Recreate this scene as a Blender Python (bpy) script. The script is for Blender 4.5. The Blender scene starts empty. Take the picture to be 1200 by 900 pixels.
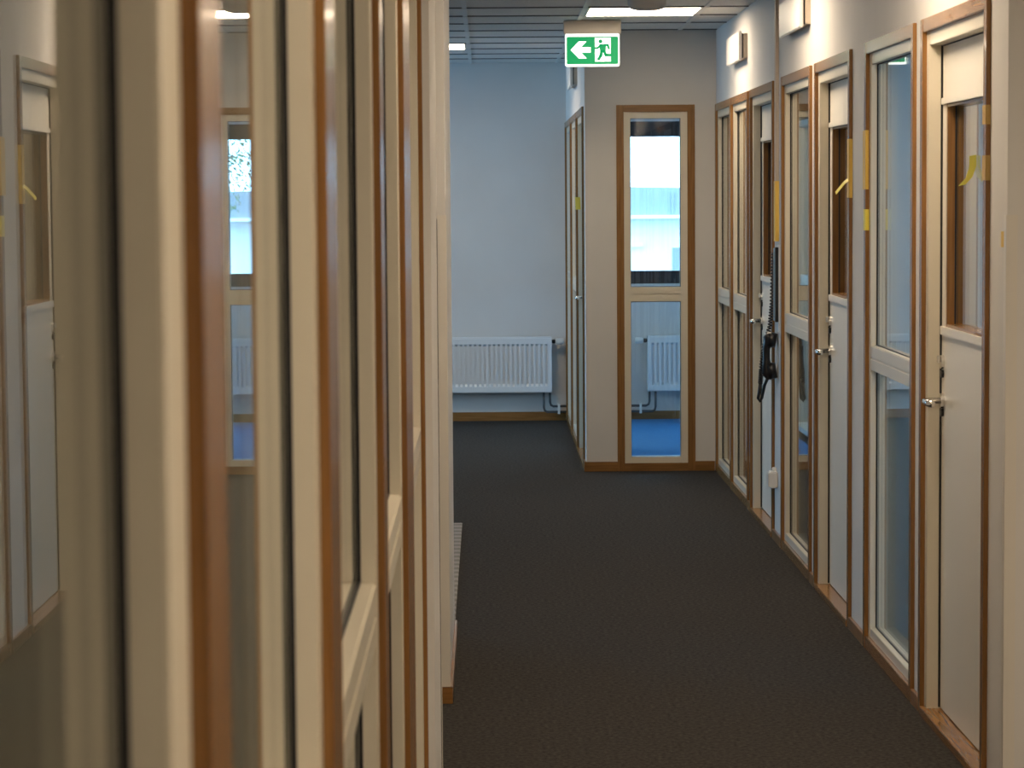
import bpy, bmesh, math, random
from mathutils import Vector, Matrix
random.seed(7)
scene = bpy.context.scene
C = scene.collection

# ------------------------------------------------------------------ camera
EYE = 1.564
cam_d = bpy.data.cameras.new('camera')
cam_d.sensor_fit = 'HORIZONTAL'; cam_d.sensor_width = 36.0; cam_d.lens = 90.0
cam_d.clip_start = 0.05; cam_d.clip_end = 500
cam_d.dof.use_dof = True; cam_d.dof.focus_distance = 10.5; cam_d.dof.aperture_fstop = 14.0
cam = bpy.data.objects.new('camera', cam_d); C.objects.link(cam)
right = Vector((0.99992154, -0.01017265, -0.00730965))
up = Vector((0.00802806, 0.07247182, 0.99733815))
fwd = Vector((0.00961583, 0.99731858, -0.0725478))
m = Matrix((( right.x, up.x, -fwd.x, 0.0), (right.y, up.y, -fwd.y, 0.0), (right.z, up.z, -fwd.z, EYE), (0, 0, 0, 1)))
cam.matrix_world = m
scene.camera = cam

# ------------------------------------------------------------------ world, light levels, exposure
SKY_STRENGTH = 8.5
PANEL_STRENGTH = 22.0
PANEL_COLOR = (1.0, 0.80, 0.57)
world = bpy.data.worlds.new('world'); scene.world = world; world.use_nodes = True
bg = world.node_tree.nodes['Background']
bg.inputs['Color'].default_value = (0.36, 0.66, 1.0, 1)
bg.inputs['Strength'].default_value = SKY_STRENGTH
vs = scene.view_settings
vs.view_transform = 'Standard'; vs.look = 'None'; vs.gamma = 1.0; vs.use_curve_mapping = False
vs.exposure = 0.0

def portal(loc, rot, sx, sy):
    d = bpy.data.lights.new('window_daylight', 'AREA'); d.shape = 'RECTANGLE'; d.size = sx; d.size_y = sy
    d.cycles.is_portal = True
    o = bpy.data.objects.new('window_daylight', d); C.objects.link(o)
    o.location = loc; o.rotation_euler = rot
    return o

# ------------------------------------------------------------------ dimensions
XW = 1.309           # right wall face
PR = 0.012           # how far casings stand proud
XL = -0.1505          # left wall face
TOP = 2.083          # top of the casings
CEIL = 2.50
YB = 14.562          # face of the jutting office
XB = 0.563           # its side towards the lounge
YF = 17.95           # far wall
CORNER = 6.43        # where the right wall ends towards the camera
STUB0, STUB1, XS = 7.86, 9.12, -0.125

# ------------------------------------------------------------------ materials
def mat(name, color, rough=0.6, metal=0.0, coat=0.0, spec=0.5, emit=None, strength=0.0):
    mt = bpy.data.materials.new(name); mt.use_nodes = True
    b = mt.node_tree.nodes['Principled BSDF']
    b.inputs['Base Color'].default_value = (*color, 1)
    b.inputs['Roughness'].default_value = rough
    b.inputs['Metallic'].default_value = metal
    b.inputs['Coat Weight'].default_value = coat
    b.inputs['Coat Roughness'].default_value = 0.08
    b.inputs['Specular IOR Level'].default_value = spec
    if emit:
        b.inputs['Emission Color'].default_value = (*emit, 1)
        b.inputs['Emission Strength'].default_value = strength
    return mt

def add_noise(mt, c1, c2, scale=(1, 1, 1), nscale=5.0, detail=4.0, bump=0.0, bump_scale=None, bump_dist=0.002):
    nt = mt.node_tree; b = nt.nodes['Principled BSDF']
    tc = nt.nodes.new('ShaderNodeTexCoord'); mp = nt.nodes.new('ShaderNodeMapping')
    mp.inputs['Scale'].default_value = scale
    nz = nt.nodes.new('ShaderNodeTexNoise'); nz.inputs['Scale'].default_value = nscale; nz.inputs['Detail'].default_value = detail
    rp = nt.nodes.new('ShaderNodeValToRGB')
    rp.color_ramp.elements[0].position = 0.3; rp.color_ramp.elements[1].position = 0.7
    rp.color_ramp.elements[0].color = (*c1, 1); rp.color_ramp.elements[1].color = (*c2, 1)
    nt.links.new(tc.outputs['Object'], mp.inputs['Vector']); nt.links.new(mp.outputs[0], nz.inputs['Vector'])
    nt.links.new(nz.outputs['Fac'], rp.inputs['Fac']); nt.links.new(rp.outputs['Color'], b.inputs['Base Color'])
    if bump:
        n2 = nt.nodes.new('ShaderNodeTexNoise'); n2.inputs['Scale'].default_value = bump_scale or nscale
        n2.inputs['Detail'].default_value = 3.0
        nt.links.new(mp.outputs[0], n2.inputs['Vector'])
        bp = nt.nodes.new('ShaderNodeBump'); bp.inputs['Strength'].default_value = bump; bp.inputs['Distance'].default_value = bump_dist
        nt.links.new(n2.outputs['Fac'], bp.inputs['Height']); nt.links.new(bp.outputs['Normal'], b.inputs['Normal'])
    return mt

M = {}
M['paint'] = add_noise(mat('wall_paint', (.66, .64, .62), .75), (.64, .62, .60), (.68, .66, .64), nscale=3, bump=.12, bump_scale=160, bump_dist=.001)
M['panel_white'] = mat('white_laminate', (.70, .68, .65), .45)
W1, W2 = (.20, .093, .027), (.31, .152, .048)
M['wood_z'] = add_noise(mat('oak_upright', W1, .25, coat=.12, spec=.35), W1, W2, (9, 9, .5), 9, 6, bump=.05, bump_scale=9)
M['wood_x'] = add_noise(mat('oak_lying', W1, .25, coat=.12, spec=.35), W1, W2, (.5, 9, 9), 9, 6, bump=.05, bump_scale=9)
M['wood_y'] = add_noise(mat('oak_lengthwise', W1, .3, coat=.3), W1, W2, (9, .5, 9), 9, 6)
M['frame'] = mat('cream_lacquer', (.72, .66, .54), .3, coat=.2)
M['leaf'] = add_noise(mat('door_laminate', (.74, .70, .62), .38), (.73, .69, .61), (.75, .71, .63), nscale=2)
M['gasket'] = mat('dark_gasket', (.012, .012, .013), .6)
M['chrome'] = mat('chrome', (.75, .73, .70), .12, metal=1)
M['black'] = mat('black_plastic', (.010, .010, .012), .38)
M['white_plastic'] = mat('white_plastic', (.75, .74, .72), .4)
M['carpet'] = add_noise(mat('carpet', (.04, .036, .033), .95, spec=.1), (.022, .020, .018), (.066, .060, .054), nscale=75, detail=6, bump=.6, bump_scale=220, bump_dist=.004)
M['tile'] = add_noise(mat('ceiling_tile', (.72, .72, .70), .85), (.68, .68, .67), (.76, .76, .74), nscale=60)
M['tee'] = mat('ceiling_tee', (.66, .68, .68), .45)
M['void'] = mat('plenum_shade', (.03, .03, .03), .9)  # near black, standing for the unlit space above the tiles
M['led'] = mat('led_diffuser', (.8, .8, .8), .5, emit=PANEL_COLOR, strength=PANEL_STRENGTH)
M['radiator'] = mat('radiator_enamel', (.72, .73, .74), .35)
M['pipe'] = mat('pipe_shadow_tone', (.07, .07, .075), .4)  # white pipes coloured dark to take in the shadows around them
M['tape'] = mat('yellow_tape', (.78, .52, .10), .5)
M['tape2'] = mat('bright_yellow_tape', (.85, .72, .10), .5)
M['ochre'] = mat('ochre_tape', (.52, .34, .09), .5)
M['dark_frame'] = mat('dark_window_frame', (.022, .022, .026), .4)
M['sign_green'] = mat('sign_green', (.0, .10, .035), .5, emit=(0.0, .60, .19), strength=.5, spec=.2)
M['blue_carpet'] = add_noise(mat('blue_carpet', (.06, .2, .42), .95, spec=.1), (.05, .17, .38), (.07, .23, .46), nscale=75)
M['joint_shadow_bar'] = mat('shadow_tee', (.16, .16, .165), .6)  # dark grey that paints the shadow gaps between tile rows
M['sign_white'] = mat('sign_white', (.8, .8, .8), .4, emit=(.9, 1.0, .95), strength=1.3)
M['bracket'] = mat('sign_bracket', (.52, .47, .42), .5)
M['detector'] = mat('detector_plastic', (.50, .49, .48), .5)  # grey carries the shade of the unlit underside
M['guard'] = mat('corner_guard', (.68, .64, .58), .3)
M['trunk'] = mat('trunking', (.50, .42, .34), .5)
M['blue_grey'] = mat('blue_grey_plastic', (.22, .34, .44), .35)
M['asphalt'] = add_noise(mat('asphalt', (.10, .10, .10), .9), (.09, .09, .09), (.13, .13, .13), nscale=2)
M['cladding'] = mat('white_cladding', (.90, .91, .91), .5)
M['roof_sheet'] = mat('blue_sheet', (.30, .33, .37), .5)
M['leafage'] = add_noise(mat('foliage', (.16, .22, .13), .7), (.12, .17, .09), (.22, .28, .18), nscale=2)
M['bark'] = mat('bark', (.10, .07, .05), .9)

def make_mat_stripes():
    mt = mat('ribbed_mat', (.3, .28, .26), .9)
    nt = mt.node_tree; b = nt.nodes['Principled BSDF']
    tc = nt.nodes.new('ShaderNodeTexCoord'); wv = nt.nodes.new('ShaderNodeTexWave')
    wv.wave_type = 'BANDS'; wv.bands_direction = 'Y'; wv.inputs['Scale'].default_value = 2.6
    wv.inputs['Distortion'].default_value = .6
    rp = nt.nodes.new('ShaderNodeValToRGB')
    rp.color_ramp.elements[0].color = (.20, .185, .17, 1); rp.color_ramp.elements[1].color = (.34, .32, .30, 1)
    nt.links.new(tc.outputs['Object'], wv.inputs['Vector']); nt.links.new(wv.outputs['Fac'], rp.inputs['Fac'])
    nt.links.new(rp.outputs['Color'], b.inputs['Base Color'])
    return mt
M['mat'] = make_mat_stripes()

def make_glass():
    mt = bpy.data.materials.new('window_glass'); mt.use_nodes = True
    nt = mt.node_tree; nt.nodes.clear()
    out = nt.nodes.new('ShaderNodeOutputMaterial'); mix = nt.nodes.new('ShaderNodeMixShader')
    tr = nt.nodes.new('ShaderNodeBsdfTransparent'); tr.inputs['Color'].default_value = (.96, .98, .97, 1)
    gl = nt.nodes.new('ShaderNodeBsdfGlossy'); gl.inputs['Roughness'].default_value = 0.0
    gl.inputs['Color'].default_value = (1, 1, 1, 1)
    geo = nt.nodes.new('ShaderNodeNewGeometry')
    dot = nt.nodes.new('ShaderNodeVectorMath'); dot.operation = 'DOT_PRODUCT'
    ab = nt.nodes.new('ShaderNodeMath'); ab.operation = 'ABSOLUTE'
    om = nt.nodes.new('ShaderNodeMath'); om.operation = 'SUBTRACT'; om.inputs[0].default_value = 1.0
    pw = nt.nodes.new('ShaderNodeMath'); pw.operation = 'POWER'; pw.inputs[1].default_value = 5.0
    ma = nt.nodes.new('ShaderNodeMath'); ma.operation = 'MULTIPLY_ADD'; ma.inputs[1].default_value = .96; ma.inputs[2].default_value = .04
    L = nt.links
    L.new(geo.outputs['Incoming'], dot.inputs[0]); L.new(geo.outputs['Normal'], dot.inputs[1])
    L.new(dot.outputs['Value'], ab.inputs[0]); L.new(ab.outputs[0], om.inputs[1]); L.new(om.outputs[0], pw.inputs[0])
    L.new(pw.outputs[0], ma.inputs[0]); L.new(ma.outputs[0], mix.inputs['Fac'])
    L.new(tr.outputs[0], mix.inputs[1]); L.new(gl.outputs[0], mix.inputs[2]); L.new(mix.outputs[0], out.inputs['Surface'])
    return mt
M['glass'] = make_glass()

# ------------------------------------------------------------------ mesh helpers
def bx(bm, x0, x1, y0, y1, z0, z1):
    v = [bm.verts.new(p) for p in ((x0,y0,z0),(x1,y0,z0),(x1,y1,z0),(x0,y1,z0),(x0,y0,z1),(x1,y0,z1),(x1,y1,z1),(x0,y1,z1))]
    for f in ((0,3,2,1),(4,5,6,7),(0,1,5,4),(1,2,6,5),(2,3,7,6),(3,0,4,7)):
        bm.faces.new([v[i] for i in f])

def obj(name, bm, material, parent=None, bevel=0.0, smooth=False):
    if bevel:
        bmesh.ops.bevel(bm, geom=list(bm.edges), offset=bevel, segments=2, affect='EDGES', clamp_overlap=True)
    me = bpy.data.meshes.new(name); bm.to_mesh(me); bm.free()
    if smooth:
        for p in me.polygons: p.use_smooth = True
    me.materials.append(M[material] if isinstance(material, str) else material)
    o = bpy.data.objects.new(name, me); C.objects.link(o)
    if parent: o.parent = parent
    return o

def box(name, material, parent, *d, bevel=0.0):
    bm = bmesh.new(); bx(bm, *d)
    return obj(name, bm, material, parent, bevel)

def boxes(name, material, parent, lst, bevel=0.0):
    bm = bmesh.new()
    for d in lst: bx(bm, *d)
    return obj(name, bm, material, parent, bevel)

def tube(bm, pts, r, seg=10, caps=True):
    pts = [Vector(p) for p in pts]; rings = []
    n = len(pts)
    ref = Vector((0.13, 0.31, 0.94)).normalized()
    for i, p in enumerate(pts):
        t = (pts[min(i+1, n-1)] - pts[max(i-1, 0)]).normalized()
        a = t.cross(ref)
        if a.length < .1: a = t.cross(Vector((1, 0, 0)))
        a.normalize(); b = t.cross(a)
        rr = r[i] if isinstance(r, (list, tuple)) else r
        rings.append([bm.verts.new(p + a*math.cos(2*math.pi*k/seg)*rr + b*math.sin(2*math.pi*k/seg)*rr) for k in range(seg)])
    for i in range(n-1):
        for k in range(seg):
            bm.faces.new((rings[i][k], rings[i][(k+1) % seg], rings[i+1][(k+1) % seg], rings[i+1][k]))
    if caps:
        bm.faces.new(rings[0][::-1]); bm.faces.new(rings[-1])
    bmesh.ops.recalc_face_normals(bm, faces=list(bm.faces))

def tube_obj(name, material, parent, pts, r, seg=10):
    bm = bmesh.new(); tube(bm, pts, r, seg)
    return obj(name, bm, material, parent, smooth=True)

def lathe(bm, prof, seg=32, axis='z'):
    rings = []
    for r, z in prof:
        rings.append([bm.verts.new((r*math.cos(2*math.pi*k/seg), r*math.sin(2*math.pi*k/seg), z)) for k in range(seg)])
    for i in range(len(rings)-1):
        for k in range(seg):
            bm.faces.new((rings[i][k], rings[i][(k+1) % seg], rings[i+1][(k+1) % seg], rings[i+1][k]))
    bm.faces.new(rings[0][::-1]); bm.faces.new(rings[-1])
    bmesh.ops.recalc_face_normals(bm, faces=list(bm.faces))

def poly(bm, pts, y0, y1):
    """a polygon in the x-z plane given thickness from y0 to y1"""
    a = [bm.verts.new((x, y0, z)) for x, z in pts]; b = [bm.verts.new((x, y1, z)) for x, z in pts]
    bm.faces.new(a); bm.faces.new(b[::-1]); n = len(pts)
    for i in range(n): bm.faces.new((a[i], b[i], b[(i+1) % n], a[(i+1) % n]))
    bmesh.ops.recalc_face_normals(bm, faces=list(bm.faces))

def tag(o, label, cat, group=None, kind=None):
    o['label'] = label; o['category'] = cat
    if group: o['group'] = group
    if kind: o['kind'] = kind
    return o

def empty(name, loc=(0, 0, 0), rz=0.0):
    o = bpy.data.objects.new(name, None); C.objects.link(o); o.empty_display_size = .1
    o.location = loc; o.rotation_euler = (0, 0, rz)
    return o

def struct(name, bm_boxes, material, label, cat):
    return tag(boxes(name, material, None, bm_boxes), label, cat, kind='structure')

R90 = math.pi/2

# ------------------------------------------------------------------ units in the partitions
# local axes of every unit: x along the wall, y out of the wall into the corridor, z up; y = 0 is the wall face
CW, FW = .042, .050
def casing(root, w, top, p=PR, sill=True, bottom=0.0, c0=CW, c1=CW, b=.0018):
    if c0: box('casing_jamb', 'wood_z', root, 0, c0, -.02, p, bottom, top, bevel=b)
    if c1: box('casing_jamb', 'wood_z', root, w-c1, w, -.02, p, bottom, top, bevel=b)
    box('casing_head', 'wood_x', root, c0, w-c1, -.02, p-.001, top-.040, top, bevel=.0018)
    if sill: box('casing_sill', 'wood_x', root, c0, w-c1, -.02, p-.001, bottom, bottom+.045, bevel=b)

def make_window(name, loc, rz, w, label, p=PR, depth=.09, sill_h=.045, c0=CW, c1=CW, FW=FW, b=.0018):
    r = empty(name, loc, rz); tag(r, label, 'window', kind='structure')
    casing(r, w, TOP, p, c0=c0, c1=c1, b=b)
    x0, x1, z0, z1 = c0, w-c1, sill_h, TOP-.040
    gx0, gx1, gz0, gz1 = x0+FW-.012, x1-FW+.012, z0+.034, z1-.036
    bv = .0015
    box('frame_jamb', 'frame', r, x0, gx0, -depth, -.001, z0, z1, bevel=bv)
    box('frame_jamb', 'frame', r, gx1, x1, -depth, -.001, z0, z1, bevel=bv)
    box('frame_head', 'frame', r, gx0, gx1, -depth, -.002, gz1, z1, bevel=bv)
    box('frame_sill', 'frame', r, gx0, gx1, -depth, -.002, z0, gz0, bevel=bv)
    box('rail', 'frame', r, gx0, gx1, -.055, .000, .968, 1.0085, bevel=.003)
    box('rail', 'frame', r, gx0, gx1, -.055, .000, 1.0105, 1.052, bevel=.003)
    box('rail_tongue', 'frame', r, gx0, gx1, -.050, -.005, 1.004, 1.015)
    for lo, hi in ((gz0, .968), (1.052, gz1)):
        box('pane', 'glass', r, gx0-.004, gx1+.004, -.032, -.026, lo-.004, hi+.004)
        t, d0, d1 = .0025, -.0255, -.0205
        boxes('gasket', 'gasket', r, [(gx0, gx0+t, d0, d1, lo, hi), (gx1-t, gx1, d0, d1, lo, hi), (gx0, gx1, d0, d1, lo, lo+t), (gx0, gx1, d0, d1, hi-t, hi)])
    return r

def make_handle(leaf_root, u, z, face, hinge):
    """lever on the leaf face at y=face, the lever pointing towards the hinges (hinge = -1 or 1 along x)"""
    bm = bmesh.new(); tube(bm, [(u, face, z), (u, face+.010, z)], .0225, 20); obj('rosette', bm, 'chrome', leaf_root)
    tube_obj('lever', 'chrome', leaf_root, [(u, face+.008, z), (u, face+.046, z), (u+hinge*.006, face+.055, z), (u+hinge*.02, face+.058, z), (u+hinge*.075, face+.058, z), (u+hinge*.125, face+.055, z)],
             [.009, .009, .010, .010, .0115, .010], 12)
    bm = bmesh.new(); tube(bm, [(u, face, z+.115), (u, face+.009, z+.115)], .0205, 20); obj('lock_cylinder', bm, 'chrome', leaf_root)
    box('thumb_turn', 'chrome', leaf_root, u-.005, u+.005, face+.009, face+.020, z+.112, z+.134, bevel=.002)
    bm = bmesh.new(); tube(bm, [(u, face, z+.080), (u, face+.008, z+.080)], .012, 16); obj('lock_cap', bm, 'black', leaf_root)
    bm = bmesh.new(); tube(bm, [(u, face, z-.035), (u, face+.008, z-.035)], .012, 16); obj('keyhole_cover', bm, 'black', leaf_root)

def make_door(name, loc, rz, w, label, p=PR, lock_at_far=True, vision=True):
    r = empty(name, loc, rz); tag(r, label, 'door', kind='structure')
    casing(r, w, TOP, p, sill=False)
    x0, x1, z1 = CW, w-CW, TOP-.040
    j = .040; FACE = -.042
    lx0, lx1, lz0, lz1 = x0+j+.004, x1-j-.004, .030, z1-.040-.004
    bv = .0015
    box('frame_jamb', 'frame', r, x0, x0+j, -.10, -.001, 0, z1, bevel=bv)
    box('frame_jamb', 'frame', r, x1-j, x1, -.10, -.001, 0, z1, bevel=bv)
    box('frame_head', 'frame', r, x0+j, x1-j, -.10, -.002, z1-.040, z1, bevel=bv)
    # dark rebate seal behind the joint round the leaf
    s0, s1 = -.098, FACE+.006
    boxes('gasket', 'gasket', r, [(x0+j, lx0-.001, s0, s1, .03, z1-.04), (lx1+.001, x1-j, s0, s1, .03, z1-.04), (lx0-.001, lx1+.001, s0, FACE+.002, lz1+.001, z1-.04)])
    box('threshold', 'wood_x', r, x0+.001, x1-.001, -.10, p+.002, 0, .026, bevel=.002)
    lf = empty('leaf'); lf.parent = r
    vz0, vz1, vx0, vx1 = 1.172, 1.832, lx0+.050, lx1-.050
    b0, b1 = -.092, FACE
    if vision:
        boxes('leaf_panel', 'leaf', lf, [(lx0, vx0, b0, b1, vz0, vz1), (vx1, lx1, b0, b1, vz0, vz1), (lx0, lx1, b0, b1, lz0, vz0), (lx0, lx1, b0, b1, vz1, lz1)])
        t = .012
        box('vision_lining', 'wood_z', lf, vx0, vx0+t, b0, b1-.003, vz0, vz1)
        box('vision_lining', 'wood_z', lf, vx1-t, vx1, b0, b1-.003, vz0, vz1)
        box('vision_lining', 'wood_x', lf, vx0+t, vx1-t, b0, b1-.003, vz0, vz0+t)
        box('vision_lining', 'wood_x', lf, vx0+t, vx1-t, b0, b1-.003, vz1-t, vz1)
        box('bead', 'leaf', lf, lx0+.006, lx1-.006, b1, b1+.007, vz0-.022, vz0+.004, bevel=.0015)
        box('bead', 'leaf', lf, lx0+.006, lx1-.006, b1, b1+.007, vz1-.004, vz1+.016, bevel=.0015)
        box('pane', 'glass', lf, vx0+t-.002, vx1-t+.002, -.078, -.072, vz0+t-.002, vz1-t+.002)
        q = .002
        boxes('gasket', 'gasket', lf, [(vx0+t, vx0+t+q, -.0715, -.067, vz0+t, vz1-t), (vx1-t-q, vx1-t, -.0715, -.067, vz0+t, vz1-t)])
    else:
        boxes('leaf_panel', 'leaf', lf, [(lx0, lx1, b0, b1, lz0, lz1)])
    if lock_at_far: make_handle(lf, lx1-.028, .955, b1, -1)
    else: make_handle(lf, lx0+.028, .955, b1, 1)
    return r

# ------------------------------------------------------------------ the shell
FRONT = -4.0        # corridor goes on behind the camera
XO = 3.4            # the wider hall by the camera
XRoom = 4.4         # back of the offices to the right
XLroom = -3.7
XLounge = -5.0
floor = struct('floor', [(-5.2, 4.6, FRONT-.1, YF+.25, -.15, 0)], 'carpet', 'dark charcoal carpet running down the corridor', 'floor')

# right wall: infill between the units, a strip above them
right_units = [('w', 12.735, 13.630), ('w', 13.630, 14.530), ('d', 11.620, 12.640), ('w', 10.280, 11.290), ('d', 9.155, 10.150), ('w', 7.795, 8.800), ('d', 6.650, 7.665)]
spans = sorted((a, b) for _, a, b in right_units)
gaps = []; y = CORNER
for a, b in spans:
    if a - y > .002: gaps.append((y, a))
    y = b
gaps.append((y, YB+.1))
T = .10
struct('wall_right', [(XW, XW+T, CORNER, YB+.1, TOP, CEIL+.1)] + [(XW, XW+T, a, b, 0, TOP) for a, b in gaps], 'paint',
       'white painted partition along the right of the corridor above and between the doors', 'wall')
bb = tag(empty('baseboard_right', (XW, CORNER, 0)), 'low oak skirting between the door and window casings on the right', 'baseboard', kind='structure')
for a, b in gaps[:-1]:
    box('skirting_board', 'wood_y', bb, -PR, 0, a-CORNER, b-CORNER, 0, .045, bevel=.0015)
# face of the wall end towards the camera, hall by the camera
struct('wall_hall', [(XW+T, XO+.1, CORNER, CORNER+T, 0, CEIL+.1), (XO, XO+.1, FRONT, CORNER, 0, CEIL+.1)], 'paint', 'white wall end at the right edge of the picture', 'wall')
struct('wall_back', [(XLroom, XO+.1, FRONT-.1, FRONT, 0, CEIL+.1)], 'paint', 'white wall at the rear of the hall', 'wall')

# left wall
left_units = [(.22, 1.390), (1.390, 2.450), (2.450, 3.600), (3.600, 4.860), (4.860, 5.832)]
left_casings = [(.107, CW), (.155, 0), (.130, 0), (.375, 0), (CW, 0)]    # far and near casing widths, shared posts count for one side
gaps = []; y = FRONT
for a, b in left_units:
    if a - y > .002: gaps.append((y, a))
    y = b
LEND, XP = 6.60, -.127      # the wall thickens before it ends at a side opening
gaps.append((y, LEND))
struct('wall_left', [(XL-T, XL, FRONT, LEND, TOP, CEIL+.1)] + [(XL-T, XL, a, b, 0, TOP) for a, b in gaps] + [(XL-T, XP, 5.875, LEND, 0, CEIL+.1), (-.55, -.45, LEND, STUB0, 0, CEIL+.1)], 'paint',
       'white painted wall beyond the row of glazed frames on the left', 'wall')
bb = tag(empty('baseboard_left', (XL, 0, 0)), 'low oak skirting along the glazed left wall', 'baseboard', kind='structure')
for a, b in gaps:
    if b < LEND: box('skirting_board', 'wood_y', bb, 0, PR, a, b, 0, .045, bevel=.0015)
box('skirting_board', 'wood_y', bb, XP-XL, XP-XL+PR, 5.875, LEND, 0, .045, bevel=.0015)
struct('wall_pier', [(-.55, XS, STUB0, STUB1, 0, CEIL+.1)], 'paint', 'white wall pier jutting out past the end of the left wall', 'wall')
bb = tag(empty('baseboard_pier', (XS, STUB0, 0)), 'oak skirting wrapped around the foot of the left wall pier', 'baseboard', kind='structure')
box('skirting_board', 'wood_x', bb, -.42, .010, -.011, 0, 0, .052, bevel=.0015)
box('skirting_board', 'wood_y', bb, 0, .010, 0, STUB1-STUB0, 0, .052, bevel=.0015)

struct('floor_office', [(XB+T, XRoom, YB+T, YF-.013, 0, .004)], 'blue_carpet', 'blue carpet in the end office seen through the low pane of the tall narrow window', 'floor')

# room behind the left glass, lounge beyond the pier
struct('wall_left_room', [(XLroom-.1, XLroom, FRONT-.1, STUB0, 0, CEIL+.1), (XLroom, XL-T, LEND-.1, LEND, 0, CEIL+.1), (XLroom, XL-T, -.6, -.5, 0, CEIL+.1)], 'paint',
       'plain white walls of the room behind the left glazing', 'wall')
LW0, LW1 = 13.6, 17.6
struct('wall_lounge', [(XLounge-.2, XLounge, STUB1-.1, YF, 0, .25), (XLounge-.2, XLounge, STUB1-.1, YF, 2.40, CEIL+.1), (XLounge-.2, XLounge, STUB1-.1, LW0, .25, 2.40), (XLounge-.2, XLounge, LW1, YF, .25, 2.40),
       (XLounge, -.55, STUB1-.1, STUB1, 0, CEIL+.1)], 'paint', 'white outer wall with a window at the left of the lounge', 'wall')
# far wall with the window of the jutting office
EX0, EX1, EZ0, EZ1 = .80, 3.9, .955, 2.09
struct('wall_far', [(XLounge, EX0, YF, YF+.22, 0, CEIL+.1), (EX0, EX1, YF, YF+.22, 0, EZ0), (EX0, EX1, YF, YF+.22, EZ1, CEIL+.1), (EX1, XRoom, YF, YF+.22, 0, CEIL+.1)], 'paint',
       'far end wall of the corridor above the radiator', 'wall')
bb = tag(empty('baseboard_far', (0, YF, 0)), 'oak skirting along the far end wall', 'baseboard', kind='structure')
box('skirting_board', 'wood_x', bb, XLounge, XB-PR, -.013, 0, 0, .062, bevel=.0015)
box('skirting_board', 'wood_x', bb, XB+T, XRoom, -.013, 0, 0, .062, bevel=.0015)

# the jutting office: front and side wall with openings
BW0, BW1 = .741, 1.186
struct('wall_end', [(XB, BW0, YB, YB+T, 0, CEIL+.1), (BW1, XW+.001, YB, YB+T, 0, CEIL+.1), (BW0, BW1, YB, YB+T, TOP, CEIL+.1), (XW+.001, XRoom, YB, YB+T, 0, CEIL+.1)], 'paint',
       'white end wall around the tall narrow window', 'wall')
SW0, SW1 = 14.72, 17.90
struct('wall_office_side', [(XB, XB+T, YB+T, SW0, 0, CEIL+.1), (XB, XB+T, SW0, SW1, TOP, CEIL+.1), (XB, XB+T, SW1, YF, 0, CEIL+.1)], 'paint',
       'white side wall of the end office facing the lounge', 'wall')
bb = tag(empty('baseboard_end', (0, YB, 0)), 'oak skirting at the foot of the end wall', 'baseboard', kind='structure')
box('skirting_board', 'wood_x', bb, XB-.012, BW0, -.013, 0, 0, .055, bevel=.0015)
box('skirting_board', 'wood_x', bb, BW1, XW-PR, -.013, 0, 0, .055, bevel=.0015)
box('skirting_board', 'wood_y', bb, XB-.012, XB, 0, SW0-YB, 0, .055, bevel=.0015)

# offices to the right: partitions and outer wall with windows
parts = [CORNER+.05, 8.98, 11.45]
owin = [(15.2, 17.5)]
o_boxes = [(XRoom, XRoom+.2, CORNER, YF, 0, .9), (XRoom, XRoom+.2, CORNER, YF, 2.1, CEIL+.1)]
y = CORNER
for a, b in owin:
    o_boxes.append((XRoom, XRoom+.2, y, a, .9, 2.1)); y = b
o_boxes.append((XRoom, XRoom+.2, y, YF, .9, 2.1))
struct('wall_outer', o_boxes, 'paint', 'white outer wall of the offices on the right', 'wall')
struct('wall_partition', [(XW+T, XRoom, a-.05, a+.05, 0, CEIL+.1) for a in parts[1:]], 'paint', 'white partition walls between the offices behind the right glazing', 'wall')

# daylight guides in the outer windows
for a, b in owin: portal((XRoom+.1, (a+b)/2, 1.5), (0, math.radians(90), 0), 1.2, b-a)
portal((XLounge-.1, (LW0+LW1)/2, 1.325), (0, math.radians(-90), 0), 2.15, LW1-LW0)
portal(((EX0+EX1)/2, YF+.15, (EZ0+EZ1)/2), (math.radians(-90), 0, 0), EX1-EX0, EZ1-EZ0)

# ------------------------------------------------------------------ ceiling: slab, tees and tiles
ceil_root = struct('ceiling', [(-5.2, 4.6, FRONT-.1, YF+.25, CEIL+.045, CEIL+.15)], 'tile', 'suspended ceiling of pale square tiles in a metal grid', 'ceiling')
GX0, GP, GY0, GQ = -.10, .60, 12.76, .58
cols = range(-8, 7); rows = range(-29, 9)
lights_at = {(1, 0), (-1, 5), (1, -5), (1, -10), (1, -15), (1, -20), (1, -25), (3, -15), (3, -20), (3, -25)}
tile_me = None
def in_plan(x0, x1, y0, y1):
    return True
coarse = []
for i in cols:
    for j in rows:
        x0, y0 = GX0+i*GP, GY0+j*GQ
        x1, y1 = x0+GP, y0+GQ
        if y0 >= YF or x0 >= 4.4 or y1 <= FRONT: continue
        if (i, j) in lights_at: continue
        yy1 = min(y1, YF); xx1 = x1
        seen = j >= -2 and -2 <= i <= 2
        if not seen:
            coarse.append((x0+.008, xx1-.008, y0+.004, yy1-.004, CEIL+.004, CEIL+.02)); continue
        if yy1 == y1 and tile_me:
            o = bpy.data.objects.new('ceiling_tile', tile_me); C.objects.link(o); o.parent = ceil_root; o.location = (x0, y0, CEIL)
        else:
            o = box('ceiling_tile', 'tile', ceil_root, .008, GP-.008, .005, yy1-y0-.005, .004, .02, bevel=.002)
            o.location = (x0, y0, CEIL)
            if yy1 == y1: tile_me = o.data
co = boxes('ceiling_tile_field', 'tile', ceil_root, coarse); co['kind'] = 'stuff'
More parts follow.
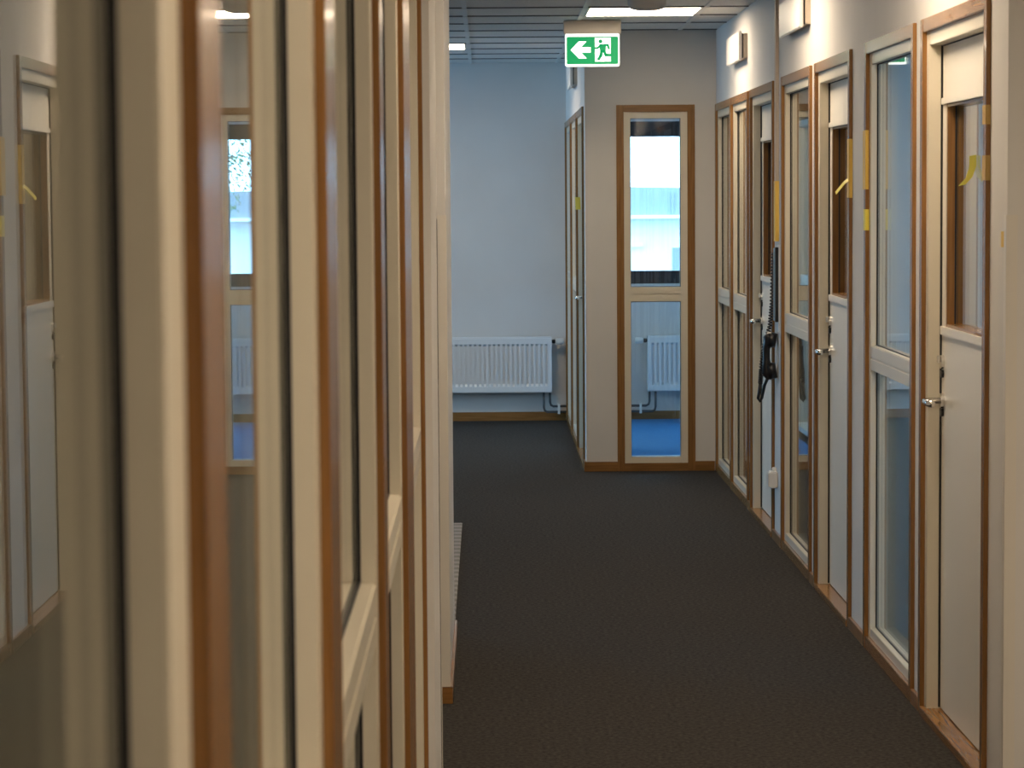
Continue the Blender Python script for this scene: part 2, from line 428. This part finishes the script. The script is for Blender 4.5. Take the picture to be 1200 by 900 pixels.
for i in cols:
    x = GX0+i*GP
    if i in (-2, -1, 0, 1, 2, 3) or True:
        if x > -5: box('grid_runner', 'tee', ceil_root, x-.012, x+.012, FRONT, YF, CEIL-.001, CEIL+.03)
for j in rows:
    y = GY0+j*GQ
    if j >= -2 and y < YF: box('joint_shadow_bar', 'joint_shadow_bar', ceil_root, -1.29, 1.308 if y < YB else XB, y-.005, y+.005, CEIL-.0015, CEIL+.02)  # dark bars drawn in place of the shadow gaps between tiles
box('plenum_shade_sheet', 'void', ceil_root, -5.0, 4.4, FRONT, YF, CEIL+.031, CEIL+.044)  # dark sheet put in so the gaps above the tiles look unlit

def panel_light(i, j, label):
    x0, y0 = GX0+i*GP, GY0+j*GQ
    r = empty('ceiling_light', (x0+GP/2, y0+GQ/2, CEIL)); tag(r, label, 'light', 'square light panels set in the ceiling')
    a, b = GP/2-.013, GQ/2-.003
    t = .012
    boxes('frame', 'tee', r, [(-a, -a+t, -b, b, -.004, .02), (a-t, a, -b, b, -.004, .02), (-a+t, a-t, -b, -b+t, -.004, .02), (-a+t, a-t, b-t, b, -.004, .02)])
    box('diffuser', 'led', r, -a+t, a-t, -b+t, b-t, 0, .01)
    return r
panel_light(1, 0, 'glowing square ceiling light panel just in front of the exit sign')
panel_light(-1, 5, 'glowing ceiling light panel over the far end by the blue lit wall')
for j, lab in ((-5, 'square ceiling light panel above the middle right door'), (-10, 'square ceiling light panel above the nearest right door'),
               (-15, 'square ceiling light panel above the fourth window on the left'), (-20, 'square ceiling light panel almost above the camera')): panel_light(1, j, lab)
panel_light(1, -25, 'added fill light panel in the ceiling behind the camera')  # unseen panel, added to brighten the surfaces facing the camera
for j, lab in ((-15, 'added fill light panel in the hall just before the right wall corner'), (-20, 'added fill light panel in the middle of the hall'), (-25, 'added fill light panel at the rear of the hall')): panel_light(3, j, lab)  # unseen hall panels, added to light the right wall end and left frames

# ------------------------------------------------------------------ doors and windows
names = {12.735: ('window_2', 'second narrow oak framed window from the end wall on the right'),
         13.630: ('window_1', 'farthest oak framed window on the right, touching the end wall corner'),
         11.620: ('door_1', 'farthest white door on the right, beside the black wall phone'),
         10.280: ('window_3', 'oak framed two pane window between the wall phone and the middle door on the right'),
         9.155: ('door_2', 'middle white door on the right with a curl of yellow tape'),
         7.795: ('window_4', 'large nearest oak framed two pane window on the right'),
         6.650: ('door_3', 'nearest white door on the right with chrome lever and oak lined vision glass')}
for k, a, b in right_units:
    n, lab = names[a]
    if k == 'w': make_window(n, (XW, a, 0), R90, b-a, lab)
    else: make_door(n, (XW, a, 0), R90, b-a, lab, lock_at_far=True)
left_labels = ['nearest blurred window frame on the left reflecting a door', 'second blurred window frame on the left reflecting the bright end window',
               'third oak framed window on the left with its white rail low in view', 'fourth oak framed window on the left with the smaller white rail',
               'farthest oak framed window on the left before the white wall']
for i, (a, b) in enumerate(left_units):
    make_window('window_%d' % (5+i), (XL, b, 0), -R90, b-a, left_labels[i], p=.0085, c0=left_casings[i][0], c1=left_casings[i][1], FW=(.092, .070, .085, .08, .07)[i], b=.003)
make_window('window_10', (BW1, YB, 0), math.pi, BW1-BW0, 'tall narrow two pane window in the end wall with daylight behind')
# side of the end office: a door, then two windows
make_door('door_4', (XB, SW0, 0), R90, 1.04, 'narrow looking door on the side of the end office with a chrome lever', lock_at_far=True, vision=False)
make_window('window_11', (XB, SW0+1.04, 0), R90, 1.07, 'glazed panel beside the door on the side of the end office')
make_window('window_12', (XB, SW0+2.11, 0), R90, SW1-SW0-2.11, 'farthest glazed panel on the side of the end office by the far wall')

# outer window of the end office: dark frame, panes
def outer_window(name, loc, rz, w, z0, z1, n, label, fr=.09):
    r = empty(name, loc, rz); tag(r, label, 'window', kind='structure')
    box('frame_head', 'dark_frame', r, 0, w, -.14, -.05, z1-.105, z1)
    box('frame_sill', 'dark_frame', r, 0, w, -.14, -.05, z0, z0+fr)
    step = (w-fr)/n
    for k in range(n+1):
        box('mullion', 'dark_frame', r, k*step, k*step+fr, -.14, -.05, z0+fr, z1-.105)
    for k in range(n):
        box('pane', 'glass', r, k*step+fr, (k+1)*step, -.10, -.092, z0+fr, z1-.105)
    return r
outer_window('window_13', (EX1, YF, 0), math.pi, EX1-EX0, EZ0, EZ1, 2, 'bright outer window with dark frame seen through the tall narrow window')
outer_window('window_14', (XLounge, LW1, 0), -R90, LW1-LW0, .25, 2.40, 3, 'wide dark framed window lighting the lounge')
for k, (a, b) in enumerate(owin):
    outer_window('window_%d' % (15+k), (XRoom, a, 0), R90, b-a, .9, 2.1, 1, 'outer window in the right hand wall of the end office')

# ------------------------------------------------------------------ corner guards and trims
def guard(name, x, y, sx, h, label, sy=-1):
    """angle profile on the vertical corner at (x, y): one leaf on the face towards the camera, one on the corridor face"""
    r = empty(name, (x, y, 0)); tag(r, label, 'corner guard', kind='structure')
    t, w = .003, .026
    box('front_flange', 'guard', r, min(0, sx*w), max(0, sx*w), -t, 0, .05, h)
    box('side_flange', 'guard', r, min(0, -sx*t), max(0, -sx*t), -t, w, .05, h)
    return r
guard('trim_1', XS, STUB0, -1, 1.512, 'cream corner guard on the edge of the left wall pier')
guard('trim_2', XW, CORNER, 1, 1.512, 'cream corner guard on the wall edge right of the nearest door')
r = tag(empty('trim_3', (XP, LEND, 0)), 'slim corner guard on the far edge of the left wall', 'corner guard', kind='structure')
box('side_flange', 'guard', r, 0, .003, -.028, .003, .05, 1.512)
box('end_flange', 'guard', r, -.026, 0, 0, .003, .05, 1.512)
box('painted_shadow_line', 'gasket', r, 0, .0012, -.034, -.028, .05, 1.512)  # dark strip painting the shadow line along the guard's edge

# ------------------------------------------------------------------ exit sign
def exit_sign():
    X0, X1, Y, Z0, Z1 = .4275, .7165, 13.70, 2.257, 2.432
    cx = (X0+X1)/2
    r = empty('exit_sign', (cx, Y, CEIL)); tag(r, 'green emergency exit sign with white arrow and running figure hanging from the ceiling', 'sign')
    w = X1-X0; H = Z1-Z0
    z0, z1 = Z0-CEIL, Z1-CEIL
    box('bracket', 'bracket', r, -w/2-.008, w/2+.008, -.030, .030, z1-.002, 0, bevel=.003)
    # rounded white board
    def rr(a, b, c, d, rad, n=5):
        pts = []
        for (x, z, s) in ((b-rad, d-rad, 0), (a+rad, d-rad, 1), (a+rad, c+rad, 2), (b-rad, c+rad, 3)):
            for k in range(n+1):
                t = (s + k/n)*math.pi/2
                pts.append((x+rad*math.cos(t), z+rad*math.sin(t)))
        return pts
    bm = bmesh.new(); poly(bm, rr(-w/2, w/2, z0, z1, .012), -.010, .010); obj('board', bm, 'sign_white', r)
    # the face is laid out in a frame of 1000 x 600
    def P(px, py): return (-w/2 + (px-218)/(865-218)*w, z1 - (py-205)/(595-205)*H)
    bm = bmesh.new(); a = P(236, 245); b = P(848, 568); poly(bm, rr(a[0], b[0], b[1], a[1], .006), -.012, -.010); gf = obj('green_field', bm, 'sign_green', r)
    bm = bmesh.new(); poly(bm, [P(*p) for p in ((283, 400), (380, 300), (472, 300), (408, 368), (520, 368), (520, 432), (408, 432), (475, 500), (380, 500))], -.0140, -.012); obj('arrow', bm, 'sign_white', gf)
    bm = bmesh.new(); poly(bm, [P(*p) for p in ((572, 258), (760, 258), (760, 538), (572, 538))], -.0135, -.012); obj('doorway', bm, 'sign_white', gf)
    bm = bmesh.new()
    hc = P(638, 300); poly(bm, [(hc[0]+.0108*math.cos(t*math.pi/8), hc[1]+.0108*math.sin(t*math.pi/8)) for t in range(16)], -.0155, -.0135)
    def limb(pts, th):
        for i in range(len(pts)-1):
            p, q = Vector(P(*pts[i])), Vector(P(*pts[i+1])); d = (q-p).normalized(); n = Vector((-d.y, d.x))*th/2; e = d*th*.35
            poly(bm, [tuple(p-e+n), tuple(q+e+n), tuple(q+e-n), tuple(p-e-n)], -.0155, -.0135)
    poly(bm, [P(*p) for p in ((622, 334), (706, 334), (700, 425), (634, 432))], -.0155, -.0135)
    limb([(645, 345), (605, 378), (575, 380)], .0105)           # leading arm
    limb([(690, 342), (725, 345), (738, 385)], .0115)           # trailing arm
    limb([(652, 420), (640, 470), (615, 510)], .0155)            # front leg
    limb([(682, 415), (700, 462), (752, 462)], .0145)            # rear leg
    obj('running_figure', bm, 'sign_green', gf)
    return r
exit_sign()

# smoke detector hanging in front of the light panel
r = empty('smoke_detector', (.725, 11.5, CEIL)); tag(r, 'round grey smoke detector on the ceiling in front of the light panel', 'detector')
bm = bmesh.new(); lathe(bm, [(.05, -.03), (.055, -.028), (.055, 0)], 32); obj('base', bm, 'detector', r, smooth=False)
bm = bmesh.new(); lathe(bm, [(.050, -.106), (.074, -.100), (.086, -.082), (.088, -.050), (.075, -.034), (.06, -.030)], 36); obj('housing', bm, 'detector', r, smooth=True)

# ------------------------------------------------------------------ vent plates on the walls
def vent(x, y0, y1, z0, z1, label):
    r = empty('air_vent', (x, (y0+y1)/2, z0)); tag(r, label, 'vent', 'white vent plates above the windows')
    L = (y1-y0)/2; H = z1-z0
    box('back_box', 'trunk', r, -.020, 0, -L-.01, L-.06, .012, H-.012)
    box('gap_shade', 'black', r, -.027, -.020, -L+.01, L-.08, .012, H-.012)  # black box standing for the shaded gap behind the plate
    box('front_plate', 'white_plastic', r, -.043, -.027, -L, L, 0, H, bevel=.004)
    return r
vent(XW, 12.83, 13.50, 2.240, 2.385, 'white vent plate on the right wall nearest the end wall')
vent(XW, 10.35, 11.08, 2.240, 2.385, 'larger looking white vent plate above the window right of the cable trunking')
vent(XB, 15.70, 16.30, 2.240, 2.385, 'small white vent plate on the side of the end office under the exit sign')

# ------------------------------------------------------------------ radiators
def radiator(x0, x1, z0, z1, label, valve_side):
    r = empty('radiator', ((x0+x1)/2, YF, 0)); tag(r, label, 'radiator', 'white panel radiators on the far wall')
    w = (x1-x0)/2; y1 = -.035; y0 = -.115
    pitch = .033; n = int((2*w-.03)//pitch)
    m0 = -n*pitch/2
    fr = [(-w, w, y0+.014, y0+.020, z0, z1), (-w, w, y0, y0+.014, z1-.045, z1-.006), (-w, w, y0, y0+.014, z0+.006, z0+.045),
          (-w, m0+.006, y0, y0+.014, z0+.045, z1-.045), (-m0-.006, w, y0, y0+.014, z0+.045, z1-.045)]
    for k in range(1, n):
        x = m0+k*pitch
        fr.append((x-.0075, x+.0075, y0+.003, y0+.014, z0+.045, z1-.045))
    bm = bmesh.new()
    for d in fr: bx(bm, *d)
    for k in range(n):            # sloping ends of the pressed channels
        xa, xb = m0+k*pitch+.0075, m0+(k+1)*pitch-.0075
        for zz, dz in ((z0+.045, .018), (z1-.045, -.014)):
            a = [bm.verts.new((xa, yy, q)) for yy, q in ((y0+.003, zz), (y0+.0145, zz), (y0+.0145, zz+dz))]
            b = [bm.verts.new((xb, yy, q)) for yy, q in ((y0+.003, zz), (y0+.0145, zz), (y0+.0145, zz+dz))]
            bm.faces.new(a); bm.faces.new(b[::-1])
            for i in range(3): bm.faces.new((a[i], b[i], b[(i+1) % 3], a[(i+1) % 3]))
    bmesh.ops.recalc_face_normals(bm, faces=list(bm.faces))
    obj('front_panel', bm, 'radiator', r)
    box('rear_panel', 'radiator', r, -w+.01, w-.01, y1-.012, y1, z0+.01, z1-.01)
    box('side_cover', 'radiator', r, -w-.002, -w+.004, y0+.012, y1, z0+.01, z1, bevel=.001)
    box('side_cover', 'radiator', r, w-.004, w+.002, y0+.012, y1, z0+.01, z1, bevel=.001)
    boxes('top_grille', 'radiator', r, [(-w, w, y0+.016, y0+.024, z1-.004, z1+.003), (-w, w, y1-.008, y1, z1-.004, z1+.003)] + [(-w+k*.02, -w+k*.02+.006, y0+.022, y1-.008, z1-.003, z1+.002) for k in range(int(2*w/.02))])
    for q in (-1, 1): box('wall_bracket', 'radiator', r, q*w*.6-.02, q*w*.6+.02, y1, -.0005, z0+.04, z1-.04)
    s = valve_side; ym = (y0+y1)/2
    v = tube_obj('valve_body', 'black', r, [(s*w, ym, z1-.03), (s*(w+.018), ym, z1-.03), (s*(w+.028), ym, z1-.03)], [.010, .016, .012], 14)
    tube_obj('thermostat_head', 'white_plastic', r, [(s*(w+.028), ym, z1-.03), (s*(w+.034), ym, z1-.03), (s*(w+.080), ym, z1-.03), (s*(w+.088), ym, z1-.03)], [.014, .021, .023, .016], 16)
    e = w+.16 if s > 0 else w+.5
    if s > 0: e = XB-.012-(x0+x1)/2
    for xo, zz in ((.055, .066), (.012, .105)):
        xs = s*(w-xo)
        tube_obj('pipe', 'pipe', r, [(xs, ym, z0+.02), (xs, ym, zz+.03), (xs+s*.006, ym, zz+.010), (xs+s*.022, ym, zz), (s*e, ym, zz)], .0085, 10)
    boxes('pipe_clip', 'white_plastic', r, [(s*(w+.05)-.008, s*(w+.05)+.008, ym-.014, -.0005, .052, .122)])
    return r
radiator(-.78, .450, .203, .590, 'white ribbed radiator on the far wall of the corridor', 1)
radiator(1.123, 2.35, .206, .592, 'white radiator under the outer window seen through the tall narrow window', -1)
# second pipe run in the end office
# ------------------------------------------------------------------ wall phone, trunking, socket
def wall_phone():
    y = 11.49
    r = empty('wall_phone', (XW, y, 1.0)); tag(r, 'black wall phone with coiled cord and hanging handset beside the farthest right door', 'phone')
    box('back_plate', 'white_plastic', r, -.004, 0, -.060, .012, -.045, .345, bevel=.001)
    bd = box('body', 'black', r, -.018, -.004, -.055, .006, 0, .335, bevel=.002)
    box('front_cover', 'blue_grey', bd, -.021, -.018, -.050, .004, .005, .330, bevel=.001)
    box('speaker_slots', 'black', bd, -.0222, -.021, -.034, -.028, .020, .315)
    # handset hanging on its cord against the wall
    bm = bmesh.new()
    tube(bm, [(-.026, .018, -.055), (-.040, .020, -.078), (-.050, .022, -.125), (-.050, .022, -.175), (-.045, .022, -.228), (-.028, .018, -.255)], [.020, .026, .017, .017, .028, .022], 12)
    tube(bm, [(-.042, .020, -.080), (-.006, .016, -.086)], [.036, .032], 14)
    tube(bm, [(-.042, .020, -.225), (-.006, .016, -.220)], [.040, .035], 14)
    hs = obj('handset', bm, 'black', r, smooth=True)
    # coiled cord: down from the body, a loop below, up into the handset
    path = [(-.017, .030, .31), (-.019, .036, .20), (-.022, .042, .08), (-.030, .050, -.02), (-.056, .075, -.12), (-.066, .085, -.22), (-.070, .088, -.285)]
    def lerp(path, t):
        f = t*(len(path)-1); i = min(int(f), len(path)-2); f -= i
        return Vector(path[i])*(1-f)+Vector(path[i+1])*f
    N = 46*9; pts = []
    for k in range(N+1):
        c = lerp(path, k/N); a = 2*math.pi*k/9
        pts.append(c + Vector((math.cos(a)*.0095, math.sin(a)*.0095, 0)))
    bm = bmesh.new(); tube(bm, pts, .0033, 5)
    low = [Vector(p) for p in ((-.070, .088, -.285), (-.075, .090, -.325), (-.080, .090, -.352), (-.073, .090, -.366), (-.064, .088, -.352), (-.054, .058, -.29), (-.040, .026, -.250))]
    tube(bm, low, .0075, 8)
    obj('coiled_cord', bm, 'black', hs, smooth=True)
    return r
wall_phone()
r = empty('cable_trunking', (XW, 11.475, 1.36)); tag(r, 'slim beige cable trunking running up the right wall to the ceiling', 'trunking')
box('channel', 'trunk', r, -.013, 0, -.022, .022, 0, CEIL-1.36, bevel=.001)
box('cover', 'trunk', r, -.016, -.013, -.020, .020, 0, CEIL-1.36, bevel=.001)
r = empty('wall_socket', (XW, 11.53, .245)); tag(r, 'small white surface socket low on the wall beneath the phone', 'socket')
box('housing', 'white_plastic', r, -.038, 0, -.035, .045, 0, .075, bevel=.005)
box('cable_stub', 'white_plastic', r, -.022, -.004, -.005, .012, .075, .092, bevel=.003)
box('face', 'guard', r, -.041, -.038, -.028, .038, .008, .066, bevel=.001)

# ------------------------------------------------------------------ strips of masking tape
def tape(parts_, label, m_='tape'):
    """parts_: boxes in world space; origin at the lowest corner"""
    x = min(p[0] for p in parts_); y = min(p[2] for p in parts_); z = min(p[4] for p in parts_)
    o = boxes('masking_tape', m_, None, [(a-x, b-x, c-y, d-y, e-z, f-z) for a, b, c, d, e, f in parts_])
    o.location = (x, y, z); tag(o, label, 'tape', 'strips of yellow masking tape left on the frames')
    return o
XR = XW-PR; t = .0012
def near_casing_tape(ynear, z0, z1, label, m_='tape', wrap=.045):
    # over the front of the casing and round its edge towards the camera
    return tape([(XR-t, XR, ynear-t, ynear+wrap, z0, z1), (XR-t, XW, ynear-t, ynear, z0, z1)], label, m_)
near_casing_tape(9.155, 1.555, 1.765, 'long yellow tape strip on the near edge of the middle right door')
tape([(XW-.018, XW-.0165, 11.449, 11.502, 1.362, 1.630), (XW-.018, XW, 11.4485, 11.450, 1.362, 1.630), (XW-.018, XW, 11.501, 11.5025, 1.362, 1.630)], 'long yellow tape strip around the foot of the cable trunking above the wall phone')
near_casing_tape(6.650, 1.745, 1.795, 'short ochre tape at head height on the nearest right door casing', 'ochre')
near_casing_tape(6.650, 1.600, 1.665, 'lower ochre tape patch on the nearest right door casing', 'ochre')
# on the casing at the far side of the near window, round onto its inner edge
tape([(XR-t, XR, 8.757, 8.802, 1.584, 1.785), (XR-t, XR+.010, 8.7568, 8.758, 1.584, 1.785), (XW-t, XW, 8.80, 8.90, 1.584, 1.785)], 'long yellow tape strip on the far casing of the nearest right window')
tape([(XR-t, XR, 8.757, 8.802, 1.444, 1.516), (XR-t, XR+.012, 8.7568, 8.758, 1.444, 1.516), (XW-t, XW, 8.80, 8.86, 1.444, 1.505)], 'short yellow tape patch below the long strip on the nearest right window', 'tape2')
tape([(XW-.0015, XW, 6.47, 6.50, 1.43, 1.47)], 'tiny yellow tape scrap on the wall right of the nearest door', 'tape')
def ribbon(pts, width_vec, label, m_, thick=.0015):
    bm = bmesh.new(); W = Vector(width_vec); pts = [Vector(p) for p in pts]; o0 = pts[-1].copy()
    rows_ = []
    for i, p in enumerate(pts):
        tng = (pts[min(i+1, len(pts)-1)]-pts[max(i-1, 0)]).normalized(); n = tng.cross(W).normalized()*thick
        rows_.append([bm.verts.new(q-o0) for q in (p, p+W, p+W+n, p+n)])
    for i in range(len(rows_)-1):
        for k in range(4):
            bm.faces.new((rows_[i][k], rows_[i][(k+1) % 4], rows_[i+1][(k+1) % 4], rows_[i+1][k]))
    bm.faces.new(rows_[0][::-1]); bm.faces.new(rows_[-1]); bmesh.ops.recalc_face_normals(bm, faces=list(bm.faces))
    o = obj('masking_tape', bm, m_); o.location = o0
    tag(o, label, 'tape', 'strips of yellow masking tape left on the frames'); return o
ribbon([(XR-.001, 9.160, 1.615), (XR-.014, 9.165, 1.605), (XR-.030, 9.17, 1.585), (XR-.044, 9.175, 1.567)], (0, .022, .010), 'thin curl of yellow tape sticking out from the middle right door', 'tape2')
ribbon([(XW+.056, 7.24, 1.672), (XW+.056, 7.24, 1.640), (XW+.046, 7.24, 1.610), (XW+.026, 7.24, 1.588)], (.020, 0, .004), 'bright yellow curled tape hanging in the vision glass of the nearest right door', 'tape2')
ribbon([(XB-.040, 15.05, 1.565), (XB-.039, 15.05, 1.53), (XB-.037, 15.045, 1.492)], (.030, .01, 0), 'pale yellow tape flag on the side of the end office', 'tape2')

# ------------------------------------------------------------------ mat on the carpet beyond the pier
bm = bmesh.new(); bx(bm, 0, .9, 0, 12.24-STUB1-.03, 0, .006)
o = obj('floor_mat', bm, 'mat', bevel=.002); o.location = (-.126-.9, STUB1+.03, 0)
tag(o, 'pale grey ribbed mat on the carpet just past the left wall pier', 'mat')

# ------------------------------------------------------------------ outside
GZ = -4.2
o = box('ground', 'asphalt', None, -120, 120, YF+3, 200, GZ-.2, GZ); tag(o, 'grey ground outside below the window', 'ground', kind='structure')
BY = 46.0; BX0, BX1 = -12.0, 7.0; RZ = 1.79
r = empty('building', ((BX0+BX1)/2, BY, GZ)); tag(r, 'pale building with a bluish sheet metal eave outside the end window', 'building')
hw = (BX1-BX0)/2
box('wall', 'cladding', r, -hw, hw, 0, 12, 0, RZ-GZ-.58)
box('eave', 'roof_sheet', r, -hw-.1, hw+.05, -.35, 12, RZ-GZ-.59, RZ-GZ-.15)
bm = bmesh.new(); poly(bm, [(-hw-.1, RZ-GZ+.25), (hw+.05, RZ-GZ-.14), (hw+.05, RZ-GZ-.15), (-hw-.1, RZ-GZ-.15)], -.3, 12); obj('roof', bm, 'roof_sheet', r)
box('gutter', 'cladding', r, -hw, hw, -.45, -.30, RZ-GZ-.61, RZ-GZ-.55)
for k in range(20):
    box('seam', 'roof_sheet', r, -hw+k*.9, -hw+k*.9+.04, -.38, -.35, RZ-GZ-.54, RZ-GZ-.15)
box('window', 'roof_sheet', r, hw-3.66, hw-3.42, -.03, 0, 4.40, 4.85)
box('sill', 'cladding', r, hw-6.4, hw-4.2, -.12, 0, RZ-GZ-1.12, RZ-GZ-1.03)

def tree(x, y, h, label):
    r = empty('tree', (x, y, GZ)); tag(r, label, 'tree')
    tube_obj('trunk', 'bark', r, [(0, 0, 0), (.05, 0, h*.3), (-.03, .05, h*.6), (0, 0, h*.9)], [.22, .18, .12, .04], 8)
    for k in range(7):
        a = k*2.4; z = h*(.35+.07*k)
        tube_obj('branch', 'bark', r, [(0, 0, z), (math.cos(a)*h*.12, math.sin(a)*h*.12, z+h*.08), (math.cos(a)*h*.2, math.sin(a)*h*.2, z+h*.12)], [.07, .05, .02], 6)
    bm = bmesh.new()
    for k in range(26000):
        while True:
            p = Vector((random.uniform(-1, 1), random.uniform(-1, 1), random.uniform(-1, 1)))
            if .25 < p.length < 1: break
        c = Vector((p.x*h*.22, p.y*h*.22, h*.66+p.z*h*.30))
        if c.z < 1.35-GZ: continue
        n = Vector((random.gauss(0, 1), random.gauss(0, 1), random.gauss(0, 1))).normalized(); u = n.orthogonal().normalized(); v = n.cross(u); s = random.uniform(.02, .055)
        vv = [bm.verts.new(c+u*s*a+v*s*b) for a, b in ((-1, 0), (0, -.5), (1, 0), (0, .5))]
        bm.faces.new(vv)
    f = obj('foliage', bm, 'leafage', r); f['kind'] = 'stuff'
    return r
tree(5.5, 40.0, 12.0, 'leafy tree outside, glimpsed in the blurred glass on the left')
